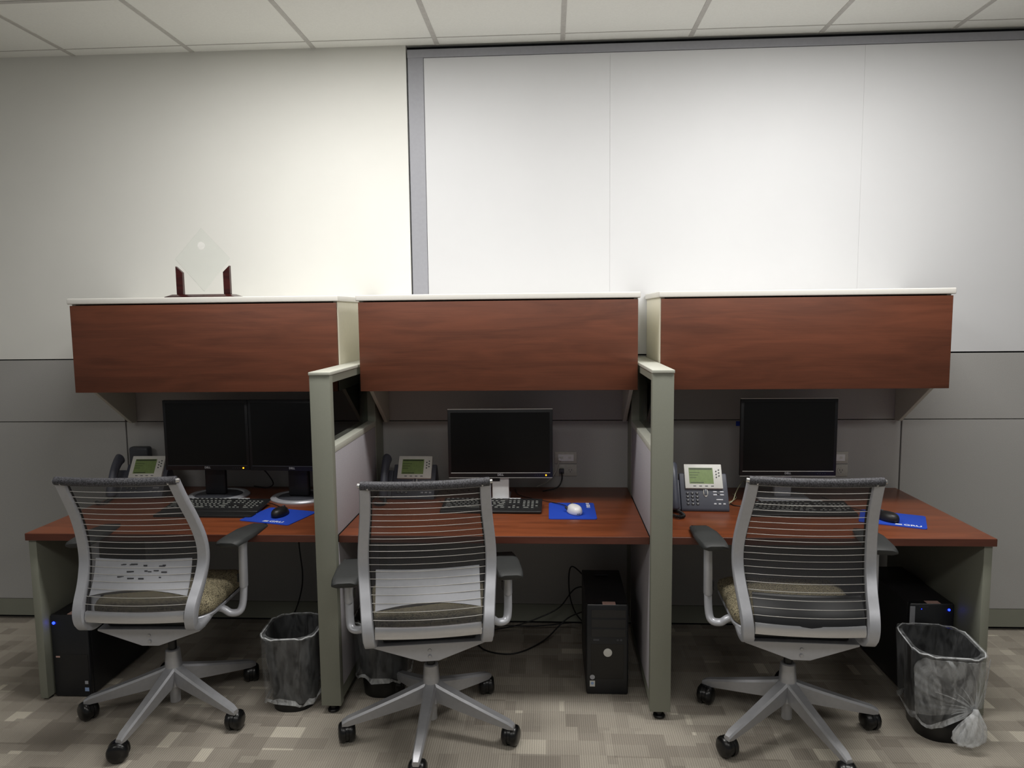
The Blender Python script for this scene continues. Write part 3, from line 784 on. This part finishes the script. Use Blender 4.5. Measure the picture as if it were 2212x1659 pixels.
# ------------------------------------------------------------------ computers
def tower(label, x, yf, W_, H_, D_, style):
    t = thing('computer_tower', label, 'computer', (x, yf, 0), 0)
    h = W_ / 2
    MB().box(-h, h, .022, D_, .006, H_, .004).build('case', 'pcside', t, 40)
    f = MB().loft([rrect(0, .011, W_ - .004, .022, .008, .004), rrect(0, .011, W_, .022, .008, .01), rrect(0, .011, W_, .022, .008, H_ - .004), rrect(0, .013, W_ - .006, .018, .007, H_ + .002)]).build('front_panel', 'pcblk', t, 40)
    for sx in (-1, 1):
        for sy in (.04, D_ - .04): MB().cyl((sx * (h - .02), sy, 0), .008, .0065, 12).build('foot', 'rub', t)
    if style == 'disc':
        for k in range(3): MB().box(-h + .022, h - .012, -.0012, .0, H_ - .055 - k * .042, H_ - .020 - k * .042, .0005, 1).build('drive_cover', 'pcblk', t)
        for k in range(2): MB().tube([(h - .045 + k * .014, -.001, H_ - .152), (h - .045 + k * .014, .001, H_ - .152)], .005, 14).build('audio_socket', 'dkgrey', t, 60)
        MB().box(-h + .03, -h + .055, -.001, .0, H_ - .156, H_ - .148).build('usb_socket', 'dkgrey', t)
        MB().box(-h + .02, h - .02, -.001, 0, .07, H_ - .17, .0005, 1).build('vent_grille', 'rub', t)
        MB().tube([(.002, -.0045, H_ * .475), (.002, -.003, H_ * .475), (.002, -.0008, H_ * .475)], [.012, .018, .0185], 28).build('round_badge', 'bezelw', t, 50)
        MB().tube([(-h + .026, -.0012, .078), (-h + .026, 0, .078)], .0105, 18).build('sticker', 'lum', t)
        s_ = MB().box(-h + .015, -h + .037, -.0012, 0, .036, .062).build('sticker', 'bezelw', t)
        MB().tube([(-h + .026, -.0020, .051), (-h + .026, -.0012, .051)], .0065, 18).build('sticker_emblem', 'stk', s_)
        MB().box(-.02, .035, .002, .03, H_ + .0022, H_ + .0035).build('paper_label', 'label', t)
        MB().box(-.035, .03, D_ - .08, D_ - .05, H_ + .0001, H_ + .006, .002).build('handle_recess', 'dkgrey', t)
    elif style == 'left':
        MB().box(-h + .006, h - .006, -.0015, 0, .012, H_ * .53, .001, 1).build('lower_cover', 'bez', t)
        MB().tube([(-h + .018, -.003, H_ - .032), (-h + .018, 0, H_ - .032)], .006, 14).build('power_light', 'bled', t, 60)
        MB().box(-h + .018, -h + .036, -.0025, -.0016, H_ * .49, H_ * .49 + .006).build('small_badge', 'label', t)
        MB().box(h - .026, h - .012, -.0025, -.0016, .060, .074).build('sticker', 'lum', t)
        MB().box(h - .028, h - .010, -.0025, -.0016, .028, .044).build('sticker', 'stk', t)
        MB().box(-.01, .06, .01, .04, H_ + .0022, H_ + .0035).build('paper_label', 'label', t)
    else:
        MB().box(-h + .001, -h + .022, -.0015, 0, .01, H_ - .008, .001, 1).build('side_strip', 'silver', t)
        MB().tube([(h - .024, -.003, H_ - .022), (h - .024, 0, H_ - .022)], .0045, 14).build('power_light', 'bled', t, 60)
        MB().tube([(-h + .048, -.001, H_ - .020), (-h + .048, 0, H_ - .020)], .0014, 8).build('activity_light', 'bled', t)
        MB().box(-h + .035, -h + .075, -.0012, 0, H_ - .012, H_ - .009).build('maker_mark', 'dkgrey', t)
        MB().box(-.02, .035, .004, .03, H_ + .0022, H_ + .0035).build('paper_label', 'label', t)
        MB().box(-h + .02, h - .02, -.001, 0, .05, H_ * .5, .0005, 1).build('vent_grille', 'rub', t)
tower('black computer tower under the two-monitor desk, against the left end panel', -1.937, -.770, .165, .362, .44, 'left')
tower('black computer tower with round silver badge under the middle desk', .355, -.676, .178, .395, .42, 'disc')
tower('black computer tower with silver side strip behind the knotted waste bin', 1.695, -.655, .182, .405, .45, 'right')

# ------------------------------------------------------------------ waste bins
def waste_bin(label, x, y, rz, W_, D_, H_, knot, low):
    t = thing('waste_bin', label, 'waste bin', (x, y, 0), rz, 'black waste bins with clear liners')
    def ring(f, z, e=0, n=8): return rrect(0, 0, (W_ * (.78 + .22 * f)) + e, (D_ * (.78 + .22 * f)) + e, min(.075, W_ * .34), z, n)
    MB().loft([ring(0, .0005), ring(0, .004), ring(1, H_ - .006), ring(1, H_ - .006, .008), ring(1, H_, .008), ring(1, H_, -.006), ring(.97, H_ - .03, -.010), ring(.05, .012, -.010)], True, True).build('bin', 'rub', t, 50)
    rnd = random.Random(hash(label) % 1000 if False else len(label))
    rings = []; N = 14
    ph = [rnd.uniform(0, 6.28) for _ in range(6)]
    kn = Vector((W_ * .30, -D_ / 2 - .004, H_ * .45))
    for i in range(N + 1):
        f = i / N; z = H_ + .004 - f * (H_ - low)
        base_r = ring(z / H_, z, .022 + .008 * f); row = []
        for j, p in enumerate(base_r):
            a = 2 * PI * j / len(base_r)
            wv = .003 * math.sin(5 * a + ph[0] + 3 * f) + .0025 * math.sin(11 * a + ph[1] - 4 * f) + .0015 * math.sin(23 * a + ph[2])
            d = Vector((p[0], p[1], 0)).normalized(); q = Vector(p) + d * (wv + (.006 * f))
            q.z += (.010 * math.sin(3 * a + ph[3]) + .006 * math.sin(8 * a + ph[4])) * f
            if knot:
                v = kn - q; dist = v.length; pull = math.exp(-(dist / .10) ** 2)
                q.z += v.z * .55 * pull * f + max(0, .05 * f * math.exp(-((p[0] - kn.x) / .06) ** 2)); q.x += v.x * .5 * pull
                q.y += -.006 * pull * math.sin(40 * math.atan2(q.z - kn.z, q.x - kn.x))
            row.append(tuple(q))
        rings.append(row)
    inner = [[tuple(Vector(p)) for p in ring(.95, H_ + .004, -.012)], [tuple(Vector(p)) for p in ring(.9, H_ - .06, -.018)], [tuple(Vector(p)) for p in ring(.7, H_ * .5, -.02)]]
    MB().loft(list(reversed(inner)) + rings, False, False).build('liner', 'film', t, 80)
    # bunched lower hem of the liner
    last = rings[-1]
    hem = [Vector(p) for p in last]
    hm = []
    for k, off in enumerate((.0, -.006, -.012, -.018)):
        hm.append([tuple(p + Vector((p.x, p.y, 0)).normalized() * (.003 * math.sin(k * 1.2 + 9 * 2 * PI * j / len(hem))) + Vector((0, 0, off + .004 * math.sin(6 * 2 * PI * j / len(hem) + k)))) for j, p in enumerate(hem)])
    MB().loft(hm, False, False).build('liner_hem', 'film2', t, 80)
    # bright crumpled edge over the rim
    rim = [Vector(p) + Vector((0, 0, .004 + .003 * math.sin(j * 1.7))) for j, p in enumerate(ring(1, H_, .012))]
    MB().tube(rim + [rim[0]], .0026, 6).build('liner_rim', 'film2', t, 80)
    if knot:
        k2 = kn + Vector((0, -.012, 0))
        # folds converging on the knot
        fo = MB(); rings = []; NR = 72
        for q in range(8):
            f = (q / 7) ** 1.1; row = []
            for j in range(NR + 1):
                a = PI * (-.02 + 1.11 * j / NR)
                L_ = (.225 + .02 * math.sin(3.1 * a + 1)) * f + .004
                x = kn.x + math.cos(a) * L_; z = min(kn.z + math.sin(a) * L_ * 1.05, H_ - .004)
                hw = W_ * (.78 + .22 * z / H_) / 2; hd = D_ * (.78 + .22 * z / H_) / 2
                x = max(-hw - .012, min(hw + .012, x)); e_ = max(0, abs(x) - (hw - .07)) / .082
                y = -hd - .014 + hd * .30 * e_ ** 2.4 - .010 * (1 - f)
                pl_ = math.sin(j * 1.9) + .6 * math.sin(j * .83 + 2)
                row.append((x, y - .0032 * pl_ * (.35 + f * .6), z))
            rings.append(row)
        fo.loft(rings, False, False, closed=False)
        fo.build('liner_folds', 'film3', t, 80)
        fo = MB()
        for j in range(13):
            a = PI * (.30 + .86 * j / 12) + rnd.uniform(-.05, .05); L_ = rnd.uniform(.05, .15)
            pts = []
            for q in range(7):
                l_ = L_ * q / 6; x = kn.x + math.cos(a + .25 * q / 6) * l_; z = min(kn.z + math.sin(a + .25 * q / 6) * l_, H_ - .006)
                hw = W_ * (.78 + .22 * z / H_) / 2; hd = D_ * (.78 + .22 * z / H_) / 2
                x = max(-hw - .012, x); e_ = max(0, abs(x) - (hw - .07)) / .082
                pts.append((x, -hd - .018 + hd * .30 * e_ ** 2.4 - .008 * (1 - q / 6), z))
            fo.tube(pts, [.0048 - .0042 * q / 6 for q in range(7)], 6)
        fo.build('liner_creases', 'film3', t, 80)
        MB().tube([k2 + Vector((0, 0, .012)), k2 + Vector((0, -.004, 0)), k2 + Vector((0, 0, -.012))], [.008, .013, .008], 14).build('liner_knot', 'film2', t, 70)
        rings = []
        for i, (w2, dz) in enumerate(((.010, 0), (.022, -.02), (.040, -.05), (.050, -.08), (.050, -.105), (.036, -.122), (.010, -.128))):
            row = []
            for j in range(40):
                a = 2 * PI * j / 40; rr_ = 1 + .16 * math.sin(9 * a + i) + .08 * math.sin(17 * a + 2 * i)
                row.append((k2.x - .22 * abs(dz) + w2 * math.cos(a) * rr_, k2.y - .006 + w2 * .42 * math.sin(a) * rr_ - .02 * (dz / -.128) + .02 * (dz / -.128), k2.z + dz + .004 * math.sin(5 * a + i)))
            rings.append(row)
        MB().loft(rings).build('liner_tail', 'film2', t, 80)
    return t
waste_bin('black waste bin with clear liner left of the grey divider post', -.963, -.762, R(4), .215, .245, .322, False, .055)
waste_bin('black waste bin with clear liner behind the low-armed chair, right of the divider post', -.608, -.640, R(3), .225, .245, .335, False, .10)
waste_bin('black waste bin with its clear liner tied in a knot, by the right end panel', 1.615, -.868, R(-8), .235, .285, .345, True, .085)

# ------------------------------------------------------------------ outlets
def plate(label, x, z, kind):
    t = thing('wall_outlet', label, 'outlet', (x, 0, z), 0)
    MB().box(-.056, .056, -.006, -.0002, -.030, .030, .002).build('cover_plate', 'outlet', t, 40)
    if kind == 'data':
        MB().box(-.040, .040, -.009, -.0062, -.017, .017, .001).build('insert', 'white', t)
        for k in (-1, 1): MB().box(k * .02 - .007, k * .02 + .007, -.0096, -.0091, -.006, .006).build('jack', 'bezelw', t)
    else:
        for k in (-1, 1):
            r_ = MB().tube([(k * .022, -.0062, 0), (k * .022, -.0085, 0)], .0165, 24).build('receptacle', 'outlet', t, 50)
            MB().box(k * .022 - .007, k * .022 - .005, -.0092, -.0086, -.002, .007).box(k * .022 + .005, k * .022 + .007, -.0092, -.0086, -.002, .007).box(k * .022 - .002, k * .022 + .002, -.0092, -.0086, -.010, -.006).build('slot', 'black', r_)
    return t
plate('beige data outlet plate, upper of the two beside the wide monitor', .197, .890, 'data')
plate('beige power outlet plate, lower of the two beside the wide monitor', .197, .825, 'power')
plate('beige data outlet plate, upper of the two beside the almost square monitor', 1.545, .890, 'data')
plate('beige power outlet plate, lower of the two beside the almost square monitor', 1.545, .825, 'power')
def cable(name, label, pts, r, mat, plug=None):
    t = thing(name, label, 'cable', pts[0])
    P = [Vector(p) - Vector(pts[0]) for p in pts]
    MB().tube(smooth_path([tuple(p) for p in P], 8), r, 8).build('cord', mat, t, 70)
    if plug: MB().box(*plug[:6], .003).build('plug', plug[6], t, 40)
cable('network_cable', 'grey network cable hanging from the data outlet beside the wide monitor', [(.165, -.014, .885), (.158, -.040, .865), (.135, -.045, .81), (.10, -.045, .775), (.05, -.05, .750)], .0028, 'outlet', (-.007, .007, -.014, .002, -.007, .007, 'white'))
cable('power_cable', 'black power cable plugged into the outlet beside the wide monitor', [(.175, -.028, .825), (.175, -.075, .79), (.15, -.09, .755), (.08, -.11, .742)], .0035, 'black', (-.012, .012, -.010, .015, -.012, .012, 'dkgrey'))
cable('phone_cable', 'beige cable running from the near phone towards the almost square monitor', [(.915, -.36, .742), (.955, -.33, .755), (.99, -.25, .775), (1.03, -.18, .80), (1.07, -.08, .79), (1.10, -.03, .745)], .0022, 'cord')
cable('phone_cable', 'greenish cable crossing over the beige one behind the near phone', [(.915, -.33, .745), (.96, -.29, .742), (1.0, -.22, .742), (1.0, -.15, .742)], .0018, 'cord')
for i, (lb, pts) in enumerate([
    ('black cable bundle lying on the carpet beside the middle computer tower, uppermost strand', [(.33, -.250, .30), (.24, -.15, .26), (.16, -.10, .14), (.05, -.12, .09), (-.06, -.12, .05), (-.2, -.10, .012)]),
    ('black cable lying straight along the base of the wall beside the middle computer tower', [(.34, -.250, .12), (.22, -.10, .06), (.05, -.06, .022), (-.15, -.06, .02), (-.35, -.09, .012)]),
    ('black cable looping over the carpet behind the low-armed chair', [(.32, -.250, .20), (.20, -.14, .10), (.08, -.22, .02), (-.06, -.33, .006), (-.20, -.30, .006), (-.28, -.16, .006)]),
    ('black cable hanging behind the middle computer tower', [(.30, -.250, .34), (.22, -.12, .36), (.21, -.08, .22), (.24, -.06, .10), (.30, -.05, .02)])]):
    cable('computer_cable', lb, pts, .0035, 'black')
cable('monitor_cable', 'black cable hanging below the desk behind the left chair arm', [(-1.16, -.05, .70), (-1.17, -.10, .50), (-1.15, -.12, .30), (-1.19, -.08, .15), (-1.25, -.06, .02)], .0035, 'black')
cable('monitor_cable', 'black cable looping between the bases of the side-by-side monitors', [(-1.40, -.19, .93), (-1.33, -.13, .86), (-1.29, -.10, .78), (-1.34, -.06, .745), (-1.42, -.03, .745)], .0030, 'black')
o = MB().box(-.012, .012, -.0008, -.0002, -.012, .012).build('blue_tape', 'tape'); o.location = (1.060, 0, 1.062)
tag(o, 'scrap of blue tape on the fabric wall by the almost square monitor', 'tape')
